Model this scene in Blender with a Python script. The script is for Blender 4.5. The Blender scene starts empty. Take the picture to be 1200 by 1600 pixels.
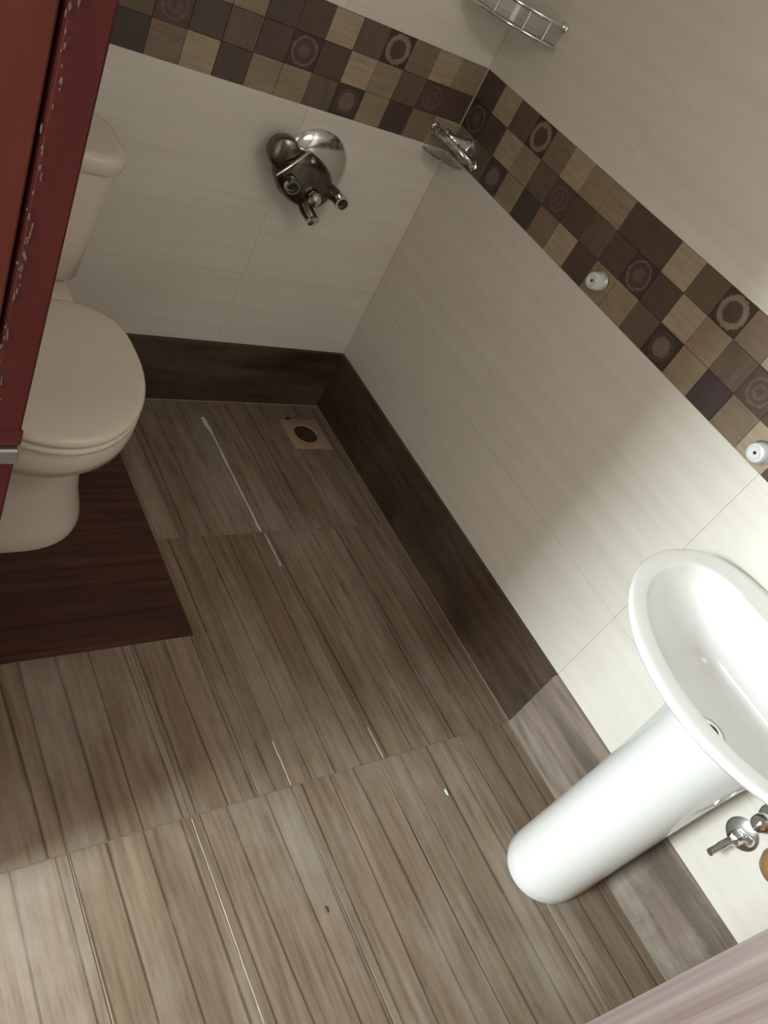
import bpy, bmesh, math, random
from mathutils import Vector, Matrix
random.seed(7)
PI = math.pi
scene = bpy.context.scene
col = scene.collection

# ------------------------------------------------------------------ camera, world, lights, exposure
CAM = Vector((-1.34633, -1.53275, 1.28303))
right = Vector((0.781148, -0.449044, 0.433782))
down = Vector((-0.045604, -0.733960, -0.677660))
fwd = Vector((0.622678, 0.509571, -0.593810))
cd = bpy.data.cameras.new('camera'); cam = bpy.data.objects.new('camera', cd); col.objects.link(cam)
m = Matrix((right, -down, -fwd)).transposed().to_4x4(); m.translation = CAM
cam.matrix_world = m
cd.sensor_fit = 'VERTICAL'; cd.sensor_height = 32.0; cd.lens = 1269.83 / 1600 * 32.0
cd.clip_start = 0.01
scene.camera = cam

w = bpy.data.worlds.new('world'); scene.world = w; w.use_nodes = True
w.node_tree.nodes['Background'].inputs['Color'].default_value = (1.0, 0.93, 0.84, 1)
w.node_tree.nodes['Background'].inputs['Strength'].default_value = 2.8

def area(name, loc, target, sx, sy, power, color):
    d = bpy.data.lights.new(name, 'AREA'); d.shape = 'RECTANGLE'; d.size = sx; d.size_y = sy
    d.energy = power; d.color = color
    o = bpy.data.objects.new(name, d); col.objects.link(o); o.location = loc
    o.rotation_euler = (Vector(target) - Vector(loc)).to_track_quat('-Z', 'Y').to_euler()
    return o
# daylight from the next room's window, coming in through the open doorway
area('hall_daylight', (-3.1, -1.23, 1.60), (0.0, -1.30, 0.45), 0.52, 0.6, 117, (0.85, 0.975, 1.0))
# added fill lamp high at the front, for the room's unlit side
area('upper_fill', (-0.42, -1.90, 2.08), (-0.20, 0.0, 1.25), 0.50, 0.34, 3.4, (1.0, 0.95, 0.93))

vs = scene.view_settings
vs.view_transform = 'Standard'; vs.look = 'None'; vs.gamma = 1.0; vs.use_curve_mapping = False
vs.exposure = 0.0

# ------------------------------------------------------------------ materials
MATS = {}
def nodes_of(name):
    mt = bpy.data.materials.new(name); mt.use_nodes = True
    nt = mt.node_tree; b = nt.nodes['Principled BSDF']
    MATS[name] = mt
    return mt, nt, b
def N(nt, typ, **kw):
    n = nt.nodes.new(typ)
    for k, v in kw.items(): setattr(n, k, v)
    return n
def mix(nt, fac, a, b, blend='MIX'):
    n = nt.nodes.new('ShaderNodeMix'); n.data_type = 'RGBA'; n.blend_type = blend
    for s, v in ((0, fac), (6, a), (7, b)):
        if hasattr(v, 'is_output') or isinstance(v, bpy.types.NodeSocket): nt.links.new(v, n.inputs[s])
        else: n.inputs[s].default_value = v if s == 0 else (*v, 1)
    return n.outputs[2]
def mapr(nt, v, a, b, c=0.0, d=1.0):
    n = nt.nodes.new('ShaderNodeMapRange'); nt.links.new(v, n.inputs[0])
    for i, x in enumerate((a, b, c, d)): n.inputs[i + 1].default_value = x
    return n.outputs[0]
def math_(nt, op, a, b=None):
    n = nt.nodes.new('ShaderNodeMath'); n.operation = op
    for i, v in enumerate((a, b)):
        if v is None: continue
        if isinstance(v, bpy.types.NodeSocket): nt.links.new(v, n.inputs[i])
        else: n.inputs[i].default_value = v
    return n.outputs[0]
def coords(nt, scale, rnd=True, rot=(0, 0, 0)):
    tc = N(nt, 'ShaderNodeTexCoord'); mp = N(nt, 'ShaderNodeMapping')
    mp.inputs['Scale'].default_value = scale; mp.inputs['Rotation'].default_value = rot
    nt.links.new(tc.outputs['Object'], mp.inputs['Vector'])
    if not rnd: return mp.outputs[0]
    oi = N(nt, 'ShaderNodeObjectInfo'); va = N(nt, 'ShaderNodeVectorMath', operation='ADD')
    sc = N(nt, 'ShaderNodeVectorMath', operation='SCALE')
    cb = N(nt, 'ShaderNodeCombineXYZ')
    for i in range(3): nt.links.new(oi.outputs['Random'], cb.inputs[i])
    nt.links.new(cb.outputs[0], sc.inputs[0]); sc.inputs['Scale'].default_value = 37.0
    nt.links.new(mp.outputs[0], va.inputs[0]); nt.links.new(sc.outputs[0], va.inputs[1])
    return va.outputs[0]
def noise(nt, vec, scale=1.0, detail=4, rough=0.55):
    n = N(nt, 'ShaderNodeTexNoise'); n.inputs['Scale'].default_value = scale
    n.inputs['Detail'].default_value = detail; n.inputs['Roughness'].default_value = rough
    nt.links.new(vec, n.inputs['Vector']); return n.outputs['Fac']
def bump(nt, b, h, strength=0.2, dist=0.002):
    n = N(nt, 'ShaderNodeBump'); n.inputs['Strength'].default_value = strength; n.inputs['Distance'].default_value = dist
    nt.links.new(h, n.inputs['Height']); nt.links.new(n.outputs[0], b.inputs['Normal'])

def plain(name, colr, rough=0.4, metal=0.0, spec=0.5, vary=0.06, nscale=30):
    mt, nt, b = nodes_of(name)
    nz = noise(nt, coords(nt, (nscale,) * 3), 1.0)
    c = mix(nt, mapr(nt, nz, 0.3, 0.7), tuple(x * (1 - vary) for x in colr), tuple(min(1, x * (1 + vary)) for x in colr))
    nt.links.new(c, b.inputs['Base Color'])
    b.inputs['Roughness'].default_value = rough; b.inputs['Metallic'].default_value = metal
    b.inputs['Specular IOR Level'].default_value = spec
    return mt

def wood_plank(name, dark, mid, light, line, dust=0.0, rough=0.5, along='Y'):
    """wood-print ceramic plank; grain runs along local Y (or X)"""
    mt, nt, b = nodes_of(name)
    sc = (1, 0.06, 1) if along == 'Y' else (0.06, 1, 0.5)
    v = coords(nt, sc)
    broad = noise(nt, v, 16, 3, 0.5); fine = noise(nt, v, 95, 5, 0.6)
    c = mix(nt, mapr(nt, broad, 0.34, 0.66), mid, light)
    c = mix(nt, mapr(nt, fine, 0.42, 0.72), c, dark)
    # dark waving board lines of the print
    wv = N(nt, 'ShaderNodeTexWave', wave_type='BANDS', bands_direction='X' if along == 'Y' else 'Y')
    wv.inputs['Scale'].default_value = 5.2; wv.inputs['Distortion'].default_value = 2.4
    wv.inputs['Detail'].default_value = 2.0; wv.inputs['Detail Scale'].default_value = 2.2
    nt.links.new(v, wv.inputs['Vector'])
    ln = mapr(nt, wv.outputs['Fac'], 0.0, 0.017, 1.0, 0.0)
    c = mix(nt, math_(nt, 'MULTIPLY', ln, line), c, tuple(x * 0.35 for x in dark))
    if dust:
        v2 = coords(nt, (4.5, 2.0, 4.5), True)
        dn = mapr(nt, noise(nt, v2, 1.3, 6, 0.65), 0.46, 0.78, 0.0, dust)
        c = mix(nt, dn, c, (0.42, 0.39, 0.345))
    nt.links.new(c, b.inputs['Base Color'])
    b.inputs['Roughness'].default_value = rough; b.inputs['Specular IOR Level'].default_value = 0.35
    bump(nt, b, math_(nt, 'SUBTRACT', fine, ln), 0.18, 0.001)
    return mt

wood_plank('plank', (0.125, 0.085, 0.056), (0.190, 0.135, 0.091), (0.265, 0.196, 0.140), 0.8, 0.55, 0.5)
wood_plank('plank_red', (0.030, 0.0115, 0.0075), (0.056, 0.020, 0.013), (0.130, 0.042, 0.025), 0.5, 0.0, 0.42, 'X')
wood_plank('skirting', (0.034, 0.021, 0.014), (0.068, 0.043, 0.028), (0.105, 0.069, 0.046), 0.5, 0.08, 0.5, 'X')
wood_plank('skirting_lit_dusty', (0.12, 0.09, 0.07), (0.20, 0.155, 0.122), (0.28, 0.225, 0.185), 0.5, 0.9, 0.5, 'X')  # lighter copy for the door-lit boards: light put into the colour, plus dust

def wall_mat():
    mt, nt, b = nodes_of('wall_tile')
    v = coords(nt, (2.5, 40, 40))
    n1 = noise(nt, v, 1.0, 5, 0.6)
    c = mix(nt, mapr(nt, n1, 0.3, 0.7), (0.66, 0.615, 0.545), (0.73, 0.69, 0.62))
    nt.links.new(c, b.inputs['Base Color']); b.inputs['Roughness'].default_value = 0.38
    b.inputs['Specular IOR Level'].default_value = 0.35
    bump(nt, b, n1, 0.05, 0.0008)
wall_mat()
plain('grout_pale', (0.27, 0.235, 0.19), 0.9)
plain('grout_floor', (0.20, 0.17, 0.135), 0.9)
plain('grout_white', (0.60, 0.63, 0.61), 0.9, vary=0.2, nscale=120)
plain('grout_wall', (0.60, 0.56, 0.49), 0.9)
plain('grout_dark', (0.10, 0.075, 0.055), 0.9)
plain('plaster', (0.62, 0.58, 0.52), 0.8)
plain('ceramic_cream', (0.70, 0.62, 0.53), 0.16, vary=0.015)
plain('ceramic_white', (0.80, 0.80, 0.78), 0.13, vary=0.01)
plain('chrome', (0.72, 0.71, 0.69), 0.13, 1.0, vary=0.05)
plain('chrome_aged', (0.135, 0.12, 0.098), 0.25, 1.0, vary=0.35, nscale=60)
plain('steel', (0.62, 0.63, 0.63), 0.3, 1.0)
plain('plastic_white', (0.66, 0.68, 0.66), 0.25)
plain('black_hole', (0.012, 0.010, 0.009), 0.6)
plain('drain_tan', (0.34, 0.25, 0.17), 0.45, 0.0, vary=0.12)
plain('drain_dark', (0.045, 0.030, 0.024), 0.5, vary=0.3)
plain('brass_brown', (0.36, 0.20, 0.085), 0.35, 0.15, vary=0.1)
plain('chip_paint', (0.062, 0.046, 0.036), 0.8, vary=0.3, nscale=200)

def red_paint(name, colr):
    mt, nt, b = nodes_of(name)
    v = coords(nt, (60, 60, 9), False)
    n1 = noise(nt, v, 1.0, 5, 0.6)
    c = mix(nt, mapr(nt, n1, 0.35, 0.75), colr, tuple(x * 0.72 for x in colr))
    v2 = coords(nt, (90, 90, 40), False)
    ch = mapr(nt, noise(nt, v2, 1.0, 3, 0.6), 0.72, 0.77)
    c = mix(nt, ch, c, (0.20, 0.15, 0.12))
    nt.links.new(c, b.inputs['Base Color']); b.inputs['Roughness'].default_value = 0.45; b.inputs['Specular IOR Level'].default_value = 0.25
    bump(nt, b, n1, 0.1, 0.001)
red_paint('red_frame', (0.052, 0.0085, 0.0075))
red_paint('red_board', (0.068, 0.0135, 0.008))

def glare_frame():  # pale mauve copy of the red paint: grazing glare put into the colour, streaked
    mt, nt, b = nodes_of('frame_glare')
    v = coords(nt, (70, 70, 3.5), False)
    n1 = noise(nt, v, 1.0, 5, 0.6)
    c = mix(nt, mapr(nt, n1, 0.32, 0.68), (0.17, 0.115, 0.110), (0.36, 0.305, 0.295))
    c = mix(nt, mapr(nt, noise(nt, coords(nt, (160, 160, 5), False), 1.0, 4), 0.56, 0.66), c, (0.17, 0.105, 0.098))
    nt.links.new(c, b.inputs['Base Color']); b.inputs['Roughness'].default_value = 0.42
glare_frame()

def glass_mat():
    mt, nt, b = nodes_of('clear_glass')
    nz = noise(nt, coords(nt, (20,) * 3), 1.0)
    c = mix(nt, nz, (0.86, 0.90, 0.87), (0.92, 0.95, 0.92)); nt.links.new(c, b.inputs['Base Color'])
    b.inputs['Roughness'].default_value = 0.06; b.inputs['Transmission Weight'].default_value = 0.92
    b.inputs['IOR'].default_value = 1.45
glass_mat()

CELL = 0.0667; ROWH = 0.0637; NTONE = {}
def mosaic(name, base, ring=None, grain='X'):
    mt, nt, b = nodes_of(name)
    sc = (0.12, 1, 1) if grain == 'X' else (1, 1, 0.12)
    fine = noise(nt, coords(nt, sc), 110, 4, 0.6)
    c = mix(nt, mapr(nt, fine, 0.3, 0.75), tuple(x * 1.15 for x in base), tuple(x * 0.78 for x in base))
    if ring:
        tc = N(nt, 'ShaderNodeTexCoord'); sp = N(nt, 'ShaderNodeSeparateXYZ'); nt.links.new(tc.outputs['Object'], sp.inputs[0])
        r = math_(nt, 'SQRT', math_(nt, 'ADD', math_(nt, 'POWER', sp.outputs[0], 2.0), math_(nt, 'POWER', sp.outputs[2], 2.0)))
        r = math_(nt, 'DIVIDE', r, CELL / 2)
        r = math_(nt, 'ADD', r, mapr(nt, noise(nt, coords(nt, (130,) * 3), 1.0, 2), 0.3, 0.7, -0.06, 0.06))
        for r0, r1, colr in ring:
            s = math_(nt, 'MULTIPLY', mapr(nt, r, r0 - 0.04, r0 + 0.04), mapr(nt, r, r1 - 0.04, r1 + 0.04, 1.0, 0.0))
            cc = mix(nt, mapr(nt, fine, 0.3, 0.75), tuple(x * 1.15 for x in colr), tuple(x * 0.8 for x in colr))
            c = mix(nt, s, c, cc)
    nt.links.new(c, b.inputs['Base Color']); b.inputs['Roughness'].default_value = 0.45
    bump(nt, b, fine, 0.15, 0.001)
mosaic('mosaic_L', (0.36, 0.285, 0.195)); mosaic('mosaic_P', (0.27, 0.205, 0.135))
mosaic('mosaic_M', (0.20, 0.145, 0.10)); mosaic('mosaic_B', (0.130, 0.088, 0.062), None, 'Z')
mosaic('mosaic_D', (0.090, 0.058, 0.043)); mosaic('mosaic_X', (0.060, 0.040, 0.038), None, 'Z')
mosaic('mosaic_1', (0.055, 0.034, 0.028), [(0.55, 0.88, (0.24, 0.185, 0.135)), (-1, 0.56, (0.085, 0.050, 0.038))])
mosaic('mosaic_2', (0.055, 0.034, 0.028), [(0.70, 0.84, (0.17, 0.125, 0.10)), (0.40, 0.70, (0.075, 0.042, 0.034)), (-1, 0.40, (0.125, 0.085, 0.07))])
mosaic('mosaic_3', (0.050, 0.032, 0.026), [(0.66, 0.80, (0.085, 0.055, 0.042)), (-1, 0.58, (0.165, 0.120, 0.095))])
mosaic('mosaic_K', (0.085, 0.053, 0.042), [(0.62, 0.75, (0.14, 0.095, 0.075)), (0.2, 0.42, (0.12, 0.08, 0.066))])

# ------------------------------------------------------------------ mesh helpers
def obj(name, me, mat, parent=None, loc=None, rot=None):
    o = bpy.data.objects.new(name, me); col.objects.link(o)
    if mat:
        if not me.materials: me.materials.append(MATS[mat])
        elif me.materials[0] != MATS[mat]:
            o.material_slots[0].link = 'OBJECT'; o.material_slots[0].material = MATS[mat]
    if parent: o.parent = parent
    if loc: o.location = loc
    if rot: o.rotation_euler = rot
    return o
def fin(bm, name, smooth=False, angle=35):
    bmesh.ops.recalc_face_normals(bm, faces=bm.faces)
    me = bpy.data.meshes.new(name); bm.to_mesh(me); bm.free()
    if smooth:
        for p in me.polygons: p.use_smooth = True
        me.set_sharp_from_angle(angle=math.radians(angle))
    return me
def boxes(name, lst, bevel=0.0, seg=1):
    bm = bmesh.new()
    for (x0, x1, y0, y1, z0, z1) in lst:
        r = bmesh.ops.create_cube(bm, size=1.0)
        for v in r['verts']:
            v.co = Vector(((x0 + x1) / 2 + v.co.x * (x1 - x0), (y0 + y1) / 2 + v.co.y * (y1 - y0), (z0 + z1) / 2 + v.co.z * (z1 - z0)))
    if bevel: bmesh.ops.bevel(bm, geom=list(bm.edges), offset=bevel, segments=seg, affect='EDGES')
    return fin(bm, name)
def loft(name, rings, cap0=True, cap1=True, smooth=True, angle=40):
    bm = bmesh.new(); R = [[bm.verts.new(p) for p in r] for r in rings]; n = len(R[0])
    for a, b in zip(R, R[1:]):
        for i in range(n): bm.faces.new((a[i], a[(i + 1) % n], b[(i + 1) % n], b[i]))
    if cap0: bm.faces.new(R[0])
    if cap1: bm.faces.new(R[-1])
    return fin(bm, name, smooth, angle)
def frame_of(d):
    d = Vector(d).normalized(); u = d.orthogonal().normalized(); return d, u, d.cross(u)
def lathe(name, prof, origin=(0, 0, 0), axis=(0, 0, 1), n=28, cap0=True, cap1=True, angle=40):
    """prof: (radius, distance along axis)"""
    d, u, v = frame_of(axis); o = Vector(origin)
    rings = [[o + d * h + (u * math.cos(2 * PI * i / n) + v * math.sin(2 * PI * i / n)) * max(r, 1e-5) for i in range(n)] for r, h in prof]
    return loft(name, rings, cap0, cap1, True, angle)
def tube(name, pts, rad, n=14, caps=True):
    pts = [Vector(p) for p in pts]; rads = rad if isinstance(rad, (list, tuple)) else [rad] * len(pts)
    rings = []; u = None
    for i, p in enumerate(pts):
        t = (pts[min(i + 1, len(pts) - 1)] - pts[max(i - 1, 0)]).normalized()
        u = t.orthogonal().normalized() if u is None else (u - t * u.dot(t)).normalized()
        v = t.cross(u)
        rings.append([p + (u * math.cos(2 * PI * k / n) + v * math.sin(2 * PI * k / n)) * rads[i] for k in range(n)])
    return loft(name, rings, caps, caps)
def prop(o, label, cat, group=None, kind=None):
    o['label'] = label; o['category'] = cat
    if group: o['group'] = group
    if kind: o['kind'] = kind
    return o
def empty(name, loc, label, cat, group=None):
    o = bpy.data.objects.new(name, None); o.empty_display_size = 0.05; col.objects.link(o); o.location = loc
    return prop(o, label, cat, group)
def part(name, me, mat, root):
    """world-space mesh under an empty that sits at root.location"""
    off = Vector(root.location)
    if root.parent: off = off + Vector(root.parent.location)
    me.transform(Matrix.Translation(-off))
    return obj(name, me, mat, root)

XL, YF, ZC = -1.20, -1.95, 2.50          # left wall, front wall, ceiling
SK = 0.186                                # skirting height
B0, B1 = 0.789, 0.980                     # mosaic border
# ------------------------------------------------------------------ floor
floor = obj('floor', boxes('floor', [(XL - 1.4, 0.12, YF - 0.12, 0.12, -0.12, -0.0015)]), 'grout_floor')
prop(floor, 'brown wood-look plank tiled bathroom floor with pale joints', 'floor', kind='structure')
pm = {}
def plank(x0, x1, y0, y1, mat='plank', z=0.0, gap=0.0008, name='floor_plank', th=0.008):
    w_, l_ = round(x1 - x0 - 2 * gap, 4), round(y1 - y0 - 2 * gap, 4)
    key = (w_, l_, mat, th)
    if key not in pm:
        pm[key] = boxes('plank', [(-w_ / 2, w_ / 2, -l_ / 2, l_ / 2, -th, 0)], 0.0006)
    return obj(name, pm[key], mat, floor, ((x0 + x1) / 2, (y0 + y1) / 2, z))
rows = [(-0.472, -0.010), (-1.072, -0.472), (-1.672, -1.072), (YF, -1.672)]
XS = [-0.010, -0.183, -0.383, -0.583, -0.780, -0.980, XL]
for ri, (y0, y1) in enumerate(rows):
    if ri == 0:
        for a, b in ((-0.195, -0.010), (-0.388, -0.195), (-0.592, -0.394), (-0.650, -0.592)): plank(a, b, y0, y1)
    elif ri == 1:
        for b, a in zip(XS, XS[1:]):
            if a < -0.65:                                     # planks that run past the red-brown patch
                if b > -0.65:
                    plank(-0.650, b, y0, y1); plank(a, -0.650, y0, -0.723)
                else: plank(a, b, y0, -0.723)
            else: plank(a, b, y0, y1)
    else:
        for b, a in zip(XS, XS[1:]): plank(a, b, y0, y1)
for y0, y1 in ((-0.723, -0.523), (-0.523, -0.323), (-0.323, -0.123), (-0.123, -0.010)):
    plank(XL, -0.651, y0, y1, 'plank_red', 0.0015, 0.0004)
# smeared white cement along the joint beside the drain
def smear(x, ya, yb, w0, n, head, zt):
    bm = bmesh.new(); prev = None
    for i in range(n + 1):
        y = ya + (yb - ya) * i / n; wd = w0 * random.uniform(1, 1.55) + (head if i < 4 else 0)
        xo = x + random.uniform(-.0005, .0005) - (head if i < 3 else 0)
        ring = [bm.verts.new((xo - wd, y, 0.0001)), bm.verts.new((xo - wd * .4, y, zt)), bm.verts.new((xo + wd * .4, y, zt)), bm.verts.new((xo + wd, y, 0.0001))]
        if prev:
            for k in range(3): bm.faces.new((prev[k], prev[k + 1], ring[k + 1], ring[k]))
        prev = ring
    g = obj('grout_smear', fin(bm, 'grout_smear', True), 'grout_white', floor); g['label'] = 'white cement smear along a floor joint'
smear(-.391, -.075, -.470, .0022, 26, .003, .0016)
smear(-.3835, -.476, -.575, .0013, 10, 0.0, .0010)
smear(-.780, -1.076, -1.42, .00045, 16, 0.0, .0004)
smear(-.583, -.98, -1.070, .0007, 8, 0.0, .0006)
smear(-.370, -1.00, -1.070, .0007, 8, 0.0, .0006)
def chip(name, x, y, r, mat, label):
    bm = bmesh.new(); bmesh.ops.create_icosphere(bm, subdivisions=2, radius=r)
    for v in bm.verts: v.co = Vector((v.co.x * .55 + random.uniform(-.1, .1) * r, v.co.y * 1.4 + random.uniform(-.1, .1) * r, max(v.co.z * .4, -.25 * r)))
    prop(obj(name, fin(bm, name, True), mat, None, (x, y, .25 * r + .0002)), label, 'debris')
# ------------------------------------------------------------------ walls
tilemesh = {}
def slab(key, sx, sz, th, bev):
    k = (key, round(sx, 4), round(sz, 4))
    if k not in tilemesh:
        tilemesh[k] = boxes(key, [(-sx / 2, sx / 2, 0, th, -sz / 2, sz / 2)], bev)
    return tilemesh[k]
class Wall:
    """local frame: u runs along the wall, front face at depth 0, room side is -v"""
    def __init__(s, ob, origin, udir):
        s.o = ob; s.org = Vector(origin); s.u = Vector(udir)
        s.rz = math.atan2(s.u.y, s.u.x)
    def put(s, name, mesh, mat, u, z, depth, parent=None):
        nrm = Vector((s.u.y, -s.u.x, 0))            # into the room
        p = s.org + s.u * u + nrm * depth; p.z = z
        return obj(name, mesh, mat, parent or s.o, p, (0, 0, s.rz))
ROWS = [(SK, 0.386), (0.386, B0), (B1, 1.383), (1.383, 1.786), (1.786, 2.189), (2.189, ZC)]
def tile_wall(W, us, holes=()):
    gp = 0.00022
    for z0, z1 in ROWS:
        for a, b in zip(us, us[1:]):
            W.put('wall_tile', slab('wall_tile', b - a - 2 * gp, z1 - z0 - 2 * gp, 0.008, 0.0003), 'wall_tile', (a + b) / 2, (z0 + z1) / 2, 0.0)
PAT = ["DPD1PLPPD", "2DLPBKDBD", "LBO"]
PAT = [list("DLB1MLPPD"), list("2DLPBKDBD"), list("PB3PXMLDP")]
cellm = None
def border(W, n, u_of, idx, flip):
    global cellm
    if cellm is None:
        cellm = boxes('mosaic_tile', [(-CELL / 2 + .0004, CELL / 2 - .0004, 0, 0.006, -ROWH / 2 + .0004, ROWH / 2 - .0004)], 0.0006)
    L = n * CELL
    u0 = -.001 if flip else .001; u1 = u_of(n - 1) + (-CELL / 2 if flip else CELL / 2)
    band = W.put('border_band', slab('border_band', abs(u1 - u0), B1 - B0, 0.006, 0.0), 'grout_dark', (u0 + u1) / 2, (B0 + B1) / 2, -0.0015)
    inv = band.matrix_basis.inverted()
    nrm = Vector((W.u.y, -W.u.x, 0))
    for r in range(3):
        for k in range(n):
            t = PAT[r][idx(k) % 9]
            p = W.org + W.u * u_of(k) + nrm * random.uniform(0.0004, 0.0012); p.z = B1 - ROWH * (r + .5)
            o = obj('mosaic_tile', cellm, 'mosaic_' + t, band, inv @ p)
            if k == 0:                                        # the first cell runs right into the corner
                o.scale.x = (CELL + .0068) / CELL; o.location.x += .0034 if flip else -.0034
    return band

def skirt(W, us):
    for a, b in zip(us, us[1:]):
        W.put('skirting_board', slab('skirting_board', b - a - 0.0008, SK, 0.018, 0.0004), 'skirting_lit_dusty' if a > 1.0 else 'skirting', (a + b) / 2, SK / 2, 0.010)

# back wall (y = 0), room at y < 0
wb = obj('wall_back', boxes('wall_back', [(XL - .12, 0.12, 0.0075, 0.12, 0, ZC)]), 'grout_wall')
prop(wb, 'cream tiled end wall with mosaic border behind the toilet', 'wall', kind='structure')
WB = Wall(wb, (0, 0, 0), (1, 0, 0))
tile_wall(WB, [XL, -0.99, -0.39, 0.0])
border(WB, 17, lambda k: -0.009 - CELL * (k + .5), lambda k: 6 - k, True)
# right wall (x = 0), room at x < 0
wr = obj('wall_right', boxes('wall_right', [(0.0075, 0.12, YF - .12, 0.0075, 0, ZC)]), 'grout_wall')
prop(wr, 'cream tiled long wall with mosaic border above the washbasin', 'wall', kind='structure')
WR = Wall(wr, (0, 0, 0), (0, -1, 0))
tile_wall(WR, [0.0, 0.472, 1.072, 1.672, -YF])
border(WR, 29, lambda k: 0.009 + CELL * (k + .5), lambda k: k, False)
# skirtings
def skirt_root(name, label):
    e = bpy.data.objects.new(name, None); col.objects.link(e); prop(e, label, 'skirting', kind='structure'); return e
sb_ = skirt_root('baseboard_back', 'dark wood-look skirting tiles below the toilet wall')
W_ = Wall(sb_, (0, 0, 0), (1, 0, 0)); skirt(W_, [XL, -0.61, -0.011])
sr_ = skirt_root('baseboard_right', 'wood-look skirting tiles along the washbasin wall')
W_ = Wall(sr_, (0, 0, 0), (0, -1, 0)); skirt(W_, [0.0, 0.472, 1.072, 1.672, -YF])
# grout bead where floor meets skirting
bead = obj('trim_1', boxes('trim_1', [(-0.0118, -0.0098, YF, -0.010, -0.001, 0.0022), (XL, -0.010, -0.0118, -0.0098, -0.001, 0.0022)]), 'grout_pale')
prop(bead, 'thin pale grout bead between floor and skirting', 'trim', kind='structure')
bead = obj('trim_2', boxes('trim_2', [(-0.0026, -0.0012, -0.0026, -0.0012, B0, B1 + 0.001)], 0.0004), 'plastic_white')
prop(bead, 'thin pale bead in the corner of the mosaic border', 'trim', kind='structure')

# left wall with the doorway, front wall with a high opening added for fill light, ceiling
DY0, DY1, DZ = -1.060, -1.552, 2.05
wl = obj('wall_left', boxes('wall_left', [(XL - .11, XL, -1.022, 0.0, 0, ZC), (XL - .11, XL, YF, -1.598, 0, ZC), (XL - .11, XL, -1.598, -1.022, DZ + .058, ZC)]), 'plaster')
prop(wl, 'plain cream wall that holds the doorway', 'wall', kind='structure')
VX0, VX1, VZ0, VZ1 = -0.68, -0.16, 1.88, 2.28
wf = obj('wall_front', boxes('wall_front', [(XL, VX0, YF - .1, YF, 0, ZC), (VX1, 0.0, YF - .1, YF, 0, ZC), (VX0, VX1, YF - .1, YF, 0, VZ0), (VX0, VX1, YF - .1, YF, VZ1, ZC)]), 'plaster')
prop(wf, 'plain cream wall with an added high light opening', 'wall', kind='structure')
ce = obj('ceiling', boxes('ceiling', [(XL - .11, 0.12, YF - .1, 0.12, ZC, ZC + .1)]), 'plaster')
prop(ce, 'plain off-white ceiling above the tiled walls', 'ceiling', kind='structure')

# ------------------------------------------------------------------ door frame (red painted), in the left wall
dr = bpy.data.objects.new('door_1', None); col.objects.link(dr); dr.location = (-1.25, -1.3, 0)
prop(dr, 'dark red painted door frame with chipped paint', 'door frame', kind='structure')
part('jamb', boxes('jamb', [(-1.33, -1.2120, -1.0790, -1.020, 0, DZ)], 0.0012, 2), 'red_board', dr)
part('door_stop', boxes('door_stop', [(-1.2090, -1.185, -1.080, -1.020, 0, DZ)], 0.0015, 2), 'red_frame', dr)
part('jamb', boxes('jamb', [(-1.33, -1.186, -1.600, -1.5455, 0, DZ)], 0.003, 2), 'frame_glare', dr)
part('frame_head', boxes('frame_head', [(-1.33, -1.186, -1.60, -1.02, DZ - 0.0, DZ + 0.06)], 0.003, 2), 'red_frame', dr)
# worn edge with flaking paint along the stop
bm = bmesh.new()
for i in range(90):
    z = random.uniform(0.82, 1.30); s = random.uniform(.0003, .0009); h = random.uniform(.0006, .0036)
    cx = -1.2085 + random.gauss(.0014, .0016); y = -1.0803
    vs_ = [bm.verts.new((cx + s * math.cos(a) * random.uniform(.6, 1.2), y - 0.0002, z + h * math.sin(a) * random.uniform(.6, 1.2))) for a in (0, 1.05, 2.1, 3.14, 4.2, 5.2)]
    f = bm.faces.new(vs_)
    ex = bmesh.ops.extrude_face_region(bm, geom=[f])
    for v in [q for q in ex['geom'] if isinstance(q, bmesh.types.BMVert)]: v.co.y += 0.0006
ch = part('paint_flakes', fin(bm, 'paint_flakes'), 'chip_paint', dr); ch['kind'] = 'stuff'; ch['label'] = 'pale flaking paint along the frame edge'
kp = part('latch_keeper', boxes('latch_keeper', [(-1.2095, -1.1838, -1.0815, -1.078, 0.8535, 0.8675)], 0.0008, 2), 'red_frame', dr)
lt = part('latch_plate', boxes('latch_plate', [(-1.2095, -1.1845, -1.0855, -1.078, 0.838, 0.8525)], 0.0015, 2), 'steel', dr); lt['label'] = 'silver metal latch plate'

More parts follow.
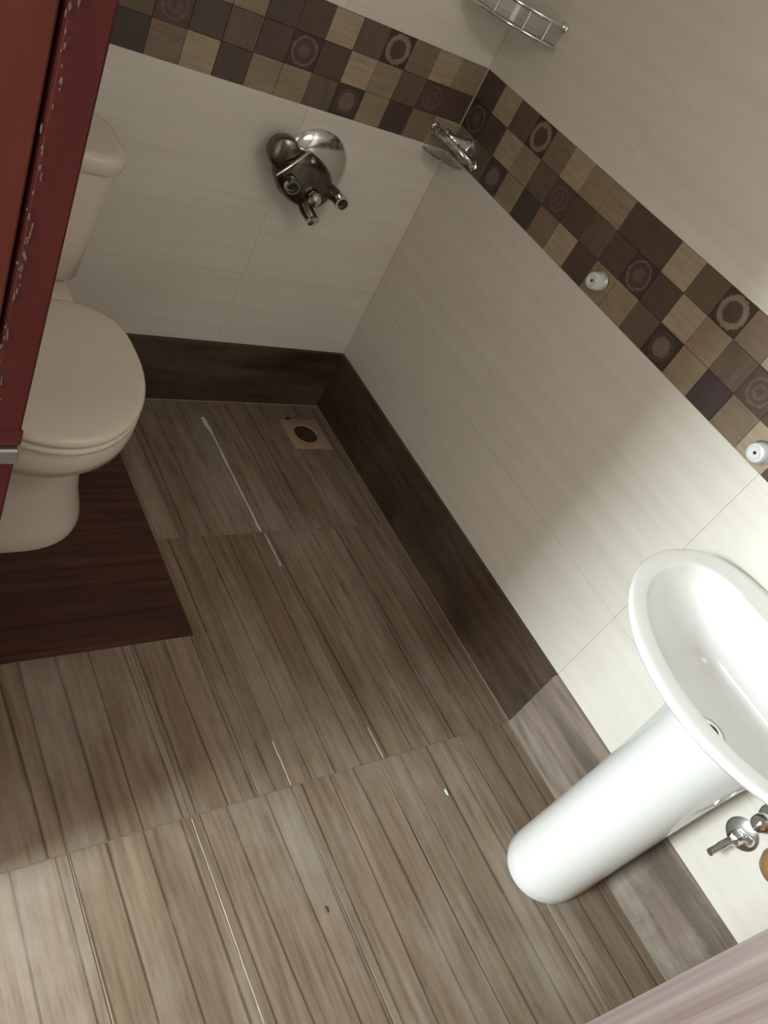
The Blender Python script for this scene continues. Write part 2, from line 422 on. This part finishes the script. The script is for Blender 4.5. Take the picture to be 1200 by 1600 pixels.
# ------------------------------------------------------------------ toilet
TX = -0.945
def egg(z, hw, yf, yb, ym=None, n=56, p=2.2, cx=TX, fq=2.0):
    """closed outline: rounded front towards -Y, squarer back"""
    ym = ym if ym is not None else (yf + yb) / 2
    pts = []
    for i in range(n):
        a = 2 * PI * i / n; c, s = math.cos(a), math.sin(a)
        if s < 0: q = fq; y = ym + (ym - yf) * -abs(s) ** (2 / q)
        else: q = p; y = ym + (yb - ym) * abs(s) ** (2 / q)
        x = cx + hw * math.copysign(abs(c) ** (2 / q), c)
        pts.append(Vector((x, y, z)))
    return pts
t = empty('toilet', (TX, -0.30, 0), 'cream ceramic close-coupled toilet with closed lid', 'toilet')
rings = [egg(0.0015, .162, -.480, -.10, -.30, p=4, fq=2.7), egg(.012, .164, -.482, -.10, -.30, p=4, fq=2.7), egg(.03, .160, -.477, -.10, -.30, p=4, fq=2.7),
         egg(.07, .151, -.465, -.10, -.30, p=4, fq=2.6), egg(.13, .145, -.456, -.10, -.30, p=4, fq=2.5), egg(.19, .143, -.458, -.10, -.30, p=4, fq=2.4),
         egg(.225, .144, -.468, -.11, -.31, p=4, fq=2.2), egg(.248, .149, -.500, -.13, -.33, p=4, fq=2.1), egg(.27, .159, -.540, -.15, -.35, p=3.5),
         egg(.295, .166, -.570, -.19, -.37, p=3), egg(.316, .1705, -.584, -.21, -.38, p=3), egg(.322, .1765, -.594, -.22, -.385, p=3), egg(.345, .1790, -.603, -.225, -.385, p=3),
         egg(.380, .1795, -.608, -.23, -.385, p=3), egg(.388, .177, -.604, -.235, -.385, p=3), egg(.390, .165, -.58, -.25, -.385, p=3)]
part('bowl', loft('bowl', rings, angle=60), 'ceramic_cream', t)
def lidring(z, d): return egg(z, .1715 - d, -.623 + d, -.248 - d * .5, -.390, p=3.2)
part('seat', loft('seat', [lidring(.3925, .006), lidring(.395, .001), lidring(.403, 0), lidring(.4065, .004)], angle=60), 'ceramic_cream', t)
part('lid', loft('lid', [lidring(.409, .006), lidring(.411, .001), lidring(.4185, -.001), lidring(.4245, .003), lidring(.4275, .010), lidring(.430, .03), lidring(.4315, .08)], angle=60), 'ceramic_cream', t)
def rr(z, x0, x1, y0, y1, r, k=6):
    pts = []
    for cx, cy, a0 in ((x1 - r, y1 - r, 0), (x0 + r, y1 - r, PI / 2), (x0 + r, y0 + r, PI), (x1 - r, y0 + r, 1.5 * PI)):
        for i in range(k + 1):
            a = a0 + PI / 2 * i / k; pts.append(Vector((cx + r * math.cos(a), cy + r * math.sin(a), z)))
    return pts
part('hinge_deck', loft('hinge_deck', [rr(.20, TX - .098, TX + .098, -.22, -.05, .03), rr(.33, TX - .102, TX + .102, -.255, -.05, .03), rr(.404, TX - .106, TX + .106, -.262, -.05, .03), rr(.409, TX - .100, TX + .100, -.256, -.05, .03)], angle=60), 'ceramic_cream', t)
cis = part('cistern', loft('cistern', [rr(.4095, TX - .118, TX + .118, -.165, -.012, .03), rr(.414, TX - .126, TX + .126, -.172, -.012, .035), rr(.50, TX - .136, TX + .136, -.178, -.012, .04),
            rr(.60, TX - .148, TX + .148, -.184, -.012, .045), rr(.638, TX - .152, TX + .152, -.187, -.012, .045)], angle=60), 'ceramic_cream', t)
part('cistern_lid', loft('cistern_lid', [rr(.6385, TX - .155, TX + .155, -.190, -.010, .05), rr(.642, TX - .160, TX + .160, -.194, -.008, .055), rr(.664, TX - .162, TX + .162, -.196, -.008, .058),
            rr(.672, TX - .158, TX + .158, -.192, -.010, .055), rr(.676, TX - .145, TX + .145, -.18, -.02, .05)], angle=60), 'ceramic_cream', t)
part('flush_button', lathe('flush_button', [(.0, 0), (.021, 0), (.021, .004), (.017, .006), (.0, .0062)], (TX, -.10, .6762)), 'chrome', t)

# ------------------------------------------------------------------ pedestal washbasin
BY = -1.36
wbn = empty('pedestal_washbasin', (-0.16, BY, 0), 'white ceramic pedestal washbasin under the mosaic border', 'washbasin')
NB = 72
def outer(z, k=1.0, xf=-.430, xm=-.17, hw=.245, back=-.004, bw=.195):
    pts = []
    for i in range(NB):
        a = 2 * PI * i / NB; c, s = math.cos(a), math.sin(a)     # c: +x to wall, s: y
        if c <= 0: x = xm + (xm - xf) * c; y = hw * s
        else:
            q = 4.5; x = xm + (back - xm) * abs(c) ** (2 / q); yy = math.copysign(abs(s) ** (2 / q), s)
            f = (x - xm) / (back - xm); y = (hw + (bw - hw) * f * f) * yy
        pts.append(Vector((x * 1.0, BY + y, z)))
    if k != 1.0:
        cx = -.13
        pts = [Vector((min(cx + (p.x - cx) * k, -.004), BY + (p.y - BY) * k, p.z)) for p in pts]
    return pts
def inner(z, k=1.0, dx=0.0):
    pts = []; xm = -.20
    for i in range(NB):
        a = 2 * PI * i / NB; c, s = math.cos(a), math.sin(a)
        if c <= 0: x = xm + .190 * c; y = .212 * s
        else: q = 3.6; x = xm + .118 * abs(c) ** (2 / q); y = .212 * math.copysign(abs(s) ** (2 / q), s)
        pts.append(Vector((xm + (x - xm) * k + dx, BY + y * k, z)))
    return pts
R_ = []
def shrink(pts, k, cx, lim=-.004): return [Vector((min(cx + (p.x - cx) * k, lim), BY + (p.y - BY) * k, p.z)) for p in pts]
for z, k in ((.455, .33), (.50, .38), (.53, .49), (.56, .61), (.60, .77), (.63, .895), (.645, .955), (.653, .985), (.658, .998), (.6615, 1.0), (.6645, .995), (.6655, .983)):
    R_.append(shrink(outer(z), k, -.06))
for t_ in (.3, .6, .85):
    a_, b_ = shrink(outer(.6656), .983, -.06), shrink(inner(.6656), 1.012, -.09)
    R_.append([p.lerp(q, t_) for p, q in zip(a_, b_)])
for z, k in ((.6652, 1.012), (.6635, 1.0), (.659, .99), (.645, .965), (.63, .925), (.60, .80), (.57, .66), (.55, .555), (.540, .46), (.535, .33), (.5325, .16), (.532, .06)):
    R_.append(shrink(inner(z), k, -.09 - (.665 - z) * .12 - max(.55 - z, 0) * 3.2))
part('basin', loft('basin', R_, angle=75), 'ceramic_white', wbn)
part('waste', lathe('waste', [(.0, .004), (.016, .004), (.026, .003), (.029, .0), (.029, -.003)], (-.205, BY - .012, .5365)), 'chrome', wbn)
part('waste_hole', lathe('waste_hole', [(.0, .0), (.013, .0), (.013, .0008), (.0, .0009)], (-.205, BY - .012, .5408)), 'black_hole', wbn)
def ped(z, hw, xf, xb=-.035, cy=BY - .008):
    pts = []; xm = xf + hw * 1.25
    for i in range(56):
        a = 2 * PI * i / 56; c, s = math.cos(a), math.sin(a)
        if c <= 0: x = xm + (xm - xf) * c; y = hw * s
        else: x = xm + (xb - xm) * abs(c) ** .4; y = hw * math.copysign(abs(s) ** .45, s)
        pts.append(Vector((x, cy + y, z)))
    return pts
part('pedestal', loft('pedestal', [ped(.0005, .074, -.226), ped(.006, .0765, -.229), ped(.03, .0765, -.229), ped(.12, .077, -.224), ped(.25, .079, -.216), ped(.36, .082, -.212), ped(.45, .087, -.216), ped(.50, .093, -.222), ped(.53, .098, -.226)], angle=60), 'ceramic_white', wbn)

# ------------------------------------------------------------------ wall mixer on the back wall
mx = empty('wall_mixer', (-.335, 0, .60), 'dark chrome wall mixer tap with round flange', 'tap')
part('flange', lathe('flange', [(.0, .0), (.086, .0), (.086, .004), (.080, .011), (.060, .018), (.045, .022), (.0, .022)], (-.330, -.0, .668), (0, -1, 0), 40), 'chrome', mx)
part('valve_body', loft('valve_body', [[Vector((-.362 + k * (.074 * math.cos(a) + .012 * math.sin(a)), y, .656 + k * (.052 * math.sin(a) - .026 * math.cos(a)))) for a in [2 * PI * i / 36 for i in range(36)]]
     for k, y in ((.80, -.018), (1.0, -.026), (1.02, -.046), (.9, -.058), (.6, -.064))], angle=60), 'chrome_aged', mx)
part('diverter_knob', lathe('diverter_knob', [(.0, .0), (.024, .0), (.027, .004), (.034, .012), (.0345, .030), (.031, .040), (.020, .046), (.0, .048)], (-.425, -.018, .700), (-.25, -1, .06)), 'chrome_aged', mx)
def outlet(p, ax, r=.0165, ln=.03):
    p = Vector(p); d = Vector(ax).normalized()
    o = part('outlet', lathe('outlet', [(r * .82, 0), (r * .82, ln * .5), (r, ln * .55), (r * 1.04, ln * .8), (r, ln), (r * .74, ln), (r * .70, ln * .75), (.0, ln * .72)], p, ax, 24), 'chrome', mx)
    h = lathe('outlet_bore', [(r * .66, 0), (.0, .0006)], p + d * (ln * .76), ax, 20, cap0=False)
    h.transform(Matrix.Translation(-Vector(mx.location))); obj('outlet_bore', h, 'black_hole', o)
outlet((-.402, -.054, .654), (-.12, -1, -.15), .0165)
outlet((-.268, -.040, .638), (-.08, -1, .02), .0165, .042)
part('outlet_arm', tube('outlet_arm', [(-.335, -.045, .655), (-.305, -.045, .650), (-.280, -.045, .642), (-.266, -.045, .637)], [.020, .019, .016, .014]), 'chrome_aged', mx)
part('handle', lathe('handle', [(.010, 0), (.010, .014), (.015, .018), (.016, .027), (.012, .034), (.0, .036)], (-.338, -.05, .636), (-.05, -1, -.1)), 'chrome', mx)
part('spout', tube('spout', [(-.352, -.040, .632), (-.346, -.048, .612), (-.335, -.056, .597), (-.324, -.066, .588), (-.321, -.072, .583)], [.017, .0155, .015, .014, .013]), 'chrome_aged', mx)
part('spout_nozzle', lathe('spout_nozzle', [(.013, 0), (.0145, .003), (.0145, .010), (.010, .013), (.0, .0135)], (-.322, -.068, .5865), (.2, -.8, -.35)), 'chrome', mx)
part('lever', tube('lever', [(-.452, -.082, .668), (-.430, -.078, .688), (-.402, -.070, .713), (-.384, -.060, .724)], [.0022, .0030, .0032, .0026]), 'chrome', mx)
part('screw_cap', lathe('screw_cap', [(.009, 0), (.009, .010), (.006, .014), (.0, .015)], (-.368, -.045, .702), (0, -1, 0), 18), 'chrome', mx)

# ------------------------------------------------------------------ floor drain
fd = empty('floor_drain', (-.107, -.133, 0), 'tan square floor drain with round opening in the corner', 'drain')
bm = bmesh.new(); n = 48; h = .0605; rh = .036
def sq(a):
    c, s = math.cos(a), math.sin(a); k = h / max(abs(c), abs(s)); return (c * k, s * k)
rg = []
for z, kind in ((0.0003, 's'), (0.0030, 's'), (.0034, 's2'), (.0034, 'c'), (.0012, 'c2'), (.0006, 'c3')):
    r = []
    for i in range(n):
        a = 2 * PI * i / n + PI / 4
        if kind[0] == 's': x, y = sq(a); k = .985 if kind == 's2' else 1; x *= k; y *= k
        else: q = {'c': rh, 'c2': rh - .002, 'c3': rh - .003}[kind]; x, y = q * math.cos(a), q * math.sin(a)
        r.append(bm.verts.new((x, y, z)))
    rg.append(r)
for a, b in zip(rg, rg[1:]):
    for i in range(n): bm.faces.new((a[i], a[(i + 1) % n], b[(i + 1) % n], b[i]))
obj('plate', fin(bm, 'plate', True, 30), 'drain_tan', fd)
o = obj('grate', lathe('grate', [(.0345, .0004), (.0335, .0014), (.024, .0010), (.022, .0018), (.012, .0016), (.010, .0008), (.0, .0008)], (0, 0, 0)), 'drain_dark', fd)
for k in range(6):
    a = 2 * PI * k / 6 + .3
    s = boxes('slot', [(.013, .031, -.0022, .0022, .0012, .0022)], .0005); s.transform(Matrix.Rotation(a, 4, 'Z')); obj('slot', s, 'black_hole', o)
bm = bmesh.new(); bmesh.ops.create_icosphere(bm, subdivisions=2, radius=.006)
for v in bm.verts: v.co = Vector((v.co.x * 1.3 + random.uniform(-.001, .001), v.co.y * .8, v.co.z * .6 + random.uniform(-.0006, .0006)))
sc_ = obj('dirt_crumb', fin(bm, 'dirt_crumb', True), 'black_hole', None, (-.142, -.076, .0062)); prop(sc_, 'small black crumb on the corner of the floor drain', 'debris')

# ------------------------------------------------------------------ corner shelves
def quarter(r, z, n=24): return [Vector((-r * math.sin(PI / 2 * i / n), -r * math.cos(PI / 2 * i / n), z)) for i in range(n + 1)]
def quarter_slab(name, r, z0, z1, inset=.003):
    def ring(rr_, z): return [Vector((-inset, -inset, z))] + [Vector((min(p.x, -inset), min(p.y, -inset), z)) for p in quarter(rr_, z)]
    return loft(name, [ring(r - .001, z0), ring(r, z0 + .001), ring(r, z1 - .001), ring(r - .001, z1)], angle=30)
cs = empty('corner_shelf', (0, 0, 1.09), 'clear glass corner shelf with chrome rail above the border', 'shelf')
part('glass_shelf', quarter_slab('glass_shelf', .152, 1.088, 1.095), 'clear_glass', cs)
rl = [p for p in quarter(.150, 1.130)]; rl[0].x = -.001; rl[-1].y = -.001
part('guard_rail', tube('guard_rail', rl, .0042, 12), 'chrome', cs)
part('lower_rail', tube('lower_rail', [Vector((min(p.x, -.001), min(p.y, -.001), p.z)) for p in quarter(.1525, 1.0905)], .0035, 10), 'chrome', cs)
g0 = [[Vector((min(p.x, -.003), min(p.y, -.003), p.z)) for p in quarter(r, z, 20)] for r, z in ((.1505, 1.0955), (.1505, 1.127), (.1485, 1.127), (.1485, 1.0955))]
bm = bmesh.new(); gv = [[bm.verts.new(p) for p in r] for r in g0]
for i in range(20):
    for j in range(4): bm.faces.new((gv[j][i], gv[j][i + 1], gv[(j + 1) % 4][i + 1], gv[(j + 1) % 4][i]))
bm.faces.new([gv[j][0] for j in range(4)]); bm.faces.new([gv[j][20] for j in range(4)])
part('guard_panel', fin(bm, 'guard_panel', True, 30), 'clear_glass', cs)
for a in (.16, .36, .64, .84):
    x, y = -.150 * math.sin(PI / 2 * a), -.150 * math.cos(PI / 2 * a)
    part('post', lathe('post', [(.0032, 0), (.0032, .034)], (x, y, 1.094), (0, 0, 1), 10), 'chrome', cs)
for p, ax in (((-.001, -.150, 1.130), (-1, 0, 0)), ((-.150, -.001, 1.130), (0, -1, 0))):
    part('wall_mount', lathe('wall_mount', [(.010, 0), (.010, .003), (.006, .007), (.0045, .012)], p, ax, 16), 'chrome', cs)

ch_ = empty('corner_holder', (0, 0, .79), 'small clear corner soap holder with chrome bars below the border', 'soap holder')
part('soap_tray', quarter_slab('soap_tray', .074, .778, .783), 'clear_glass', ch_)
rl = [Vector((min(p.x * .62, -.001), min(p.y, -.001), .808 + .020 * (-p.x) / .1)) for p in quarter(.108, .8)]
part('front_bar', tube('front_bar', rl, .0080, 12), 'chrome', ch_)
for i in range(5, 22, 2):
    p = rl[i]; d = (rl[i + 1] - rl[i - 1]).normalized()
    part('bar_ring', lathe('bar_ring', [(.0078, -.0022), (.0100, -.001), (.0100, .001), (.0078, .0022)], p, d, 14), 'chrome', ch_)
part('holder_cone', lathe('holder_cone', [(.026, 0), (.026, .004), (.020, .012), (.012, .030), (.010, .048), (.014, .056), (.012, .062), (0, .064)], (-.004, -.060, .822), (-.9, .62, .16), 24), 'chrome', ch_)
part('wall_plate', lathe('wall_plate', [(.0, 0), (.030, 0), (.030, .004), (.024, .006), (.0, .006)], (-.0005, -.060, .822), (-1, 0, 0), 28), 'steel', ch_)
for p, ax in (((-.001, -.108, .808), (-1, 0, 0)), ((-.066, -.001, .829), (0, -1, 0))):
    part('bar_end', lathe('bar_end', [(.012, 0), (.012, .004), (.008, .008), (.006, .012)], p, ax, 16), 'chrome', ch_)

# ------------------------------------------------------------------ studs in the border of the right wall
def stud(y, z, label):
    e = empty('wall_stud', (0, y, z), label, 'wall stud', 'studs in the mosaic border')
    obj('base_ring', lathe('base_ring', [(.0, 0.0012), (.021, .0012), (.021, .006), (.018, .009), (.0, .009)], (0, 0, 0), (-1, 0, 0), 28), 'steel', e)
    obj('cap', lathe('cap', [(.0175, .009), (.0175, .022), (.0155, .028), (.011, .030), (.009, .028), (.0, .028)], (0, 0, 0), (-1, 0, 0), 28), 'plastic_white', e)
    obj('screw_hole', lathe('screw_hole', [(.003, .0283), (.0, .0290)], (0, 0, 0), (-1, 0, 0), 14), 'black_hole', e)
    return e
stud(-.580, .826, 'white capped wall stud halfway along the mosaic border')
stud(-1.052, .818, 'white capped wall stud above the washbasin')

# ------------------------------------------------------------------ plumbing under the basin
def valve(y, z, label):
    e = empty('angle_valve', (0, y, z), label, 'valve', 'chrome valves below the washbasin')
    ax = (-1, 0, 0)
    obj('flange', lathe('flange', [(.0, .0005), (.030, .0005), (.030, .004), (.026, .007), (.012, .010), (.0, .010)], (0, 0, 0), ax, 30), 'steel', e)
    return e
v1 = valve(-1.503, .333, 'chrome angle valve with flat round flange below the washbasin')
ax = Vector((-.93, .02, -.36))
obj('valve_nut', lathe('valve_nut', [(.012, 0), (.0135, .002), (.0135, .014), (.011, .017), (.008, .020)], (-.012, 0, -.002), ax, 6, angle=20), 'chrome', v1)
obj('valve_stem', lathe('valve_stem', [(.0075, 0), (.0075, .034), (.0065, .036), (.0065, .058), (.0, .058)], (-.020, 0, -.006), ax, 18), 'steel', v1)
obj('handle', lathe('handle', [(.004, 0), (.004, .012), (.008, .014), (.008, .022), (.0, .023)], (-.012, -.002, .004), (-.3, -.75, .45), 16), 'chrome', v1)
v2 = valve(-1.514, .404, 'chrome valve with rounded knob beside the brown fitting')
obj('valve_body', lathe('valve_body', [(.011, 0), (.011, .016), (.016, .020), (.017, .034), (.013, .044), (.006, .048), (.0, .0485)], (-.008, 0, 0), (-1, .25, -.05), 24), 'chrome', v2)
obj('outlet', lathe('outlet', [(.008, 0), (.008, .018), (.010, .020), (.010, .026), (.0, .026)], (-.028, -.002, .004), (-.1, -.35, .9), 18), 'chrome', v2)
bt = empty('bottle_trap', (-.03, -1.574, .396), 'brown rounded pipe fitting at the frame edge below the washbasin', 'pipe fitting')
part('trap_body', lathe('trap_body', [(.0, -.036), (.014, -.034), (.027, -.024), (.034, -.008), (.0345, .006), (.029, .022), (.018, .033), (.015, .040), (.015, .050), (.0, .050)], (-.055, -1.574, .398), (0, 0, 1), 30), 'brass_brown', bt)
part('trap_pipe', tube('trap_pipe', [(-.055, -1.574, .396), (-.03, -1.574, .396), (-.0005, -1.574, .396)], .013), 'brass_brown', bt)

# ------------------------------------------------------------------ crumbs on the floor
chip('plaster_chip', -.270, -1.174, .0055, 'grout_white', 'small white plaster chip on the floor left of the pedestal')
chip('dirt_speck', -.615, -1.288, .0042, 'drain_dark', 'small dark speck on the pale planks near the doorway')
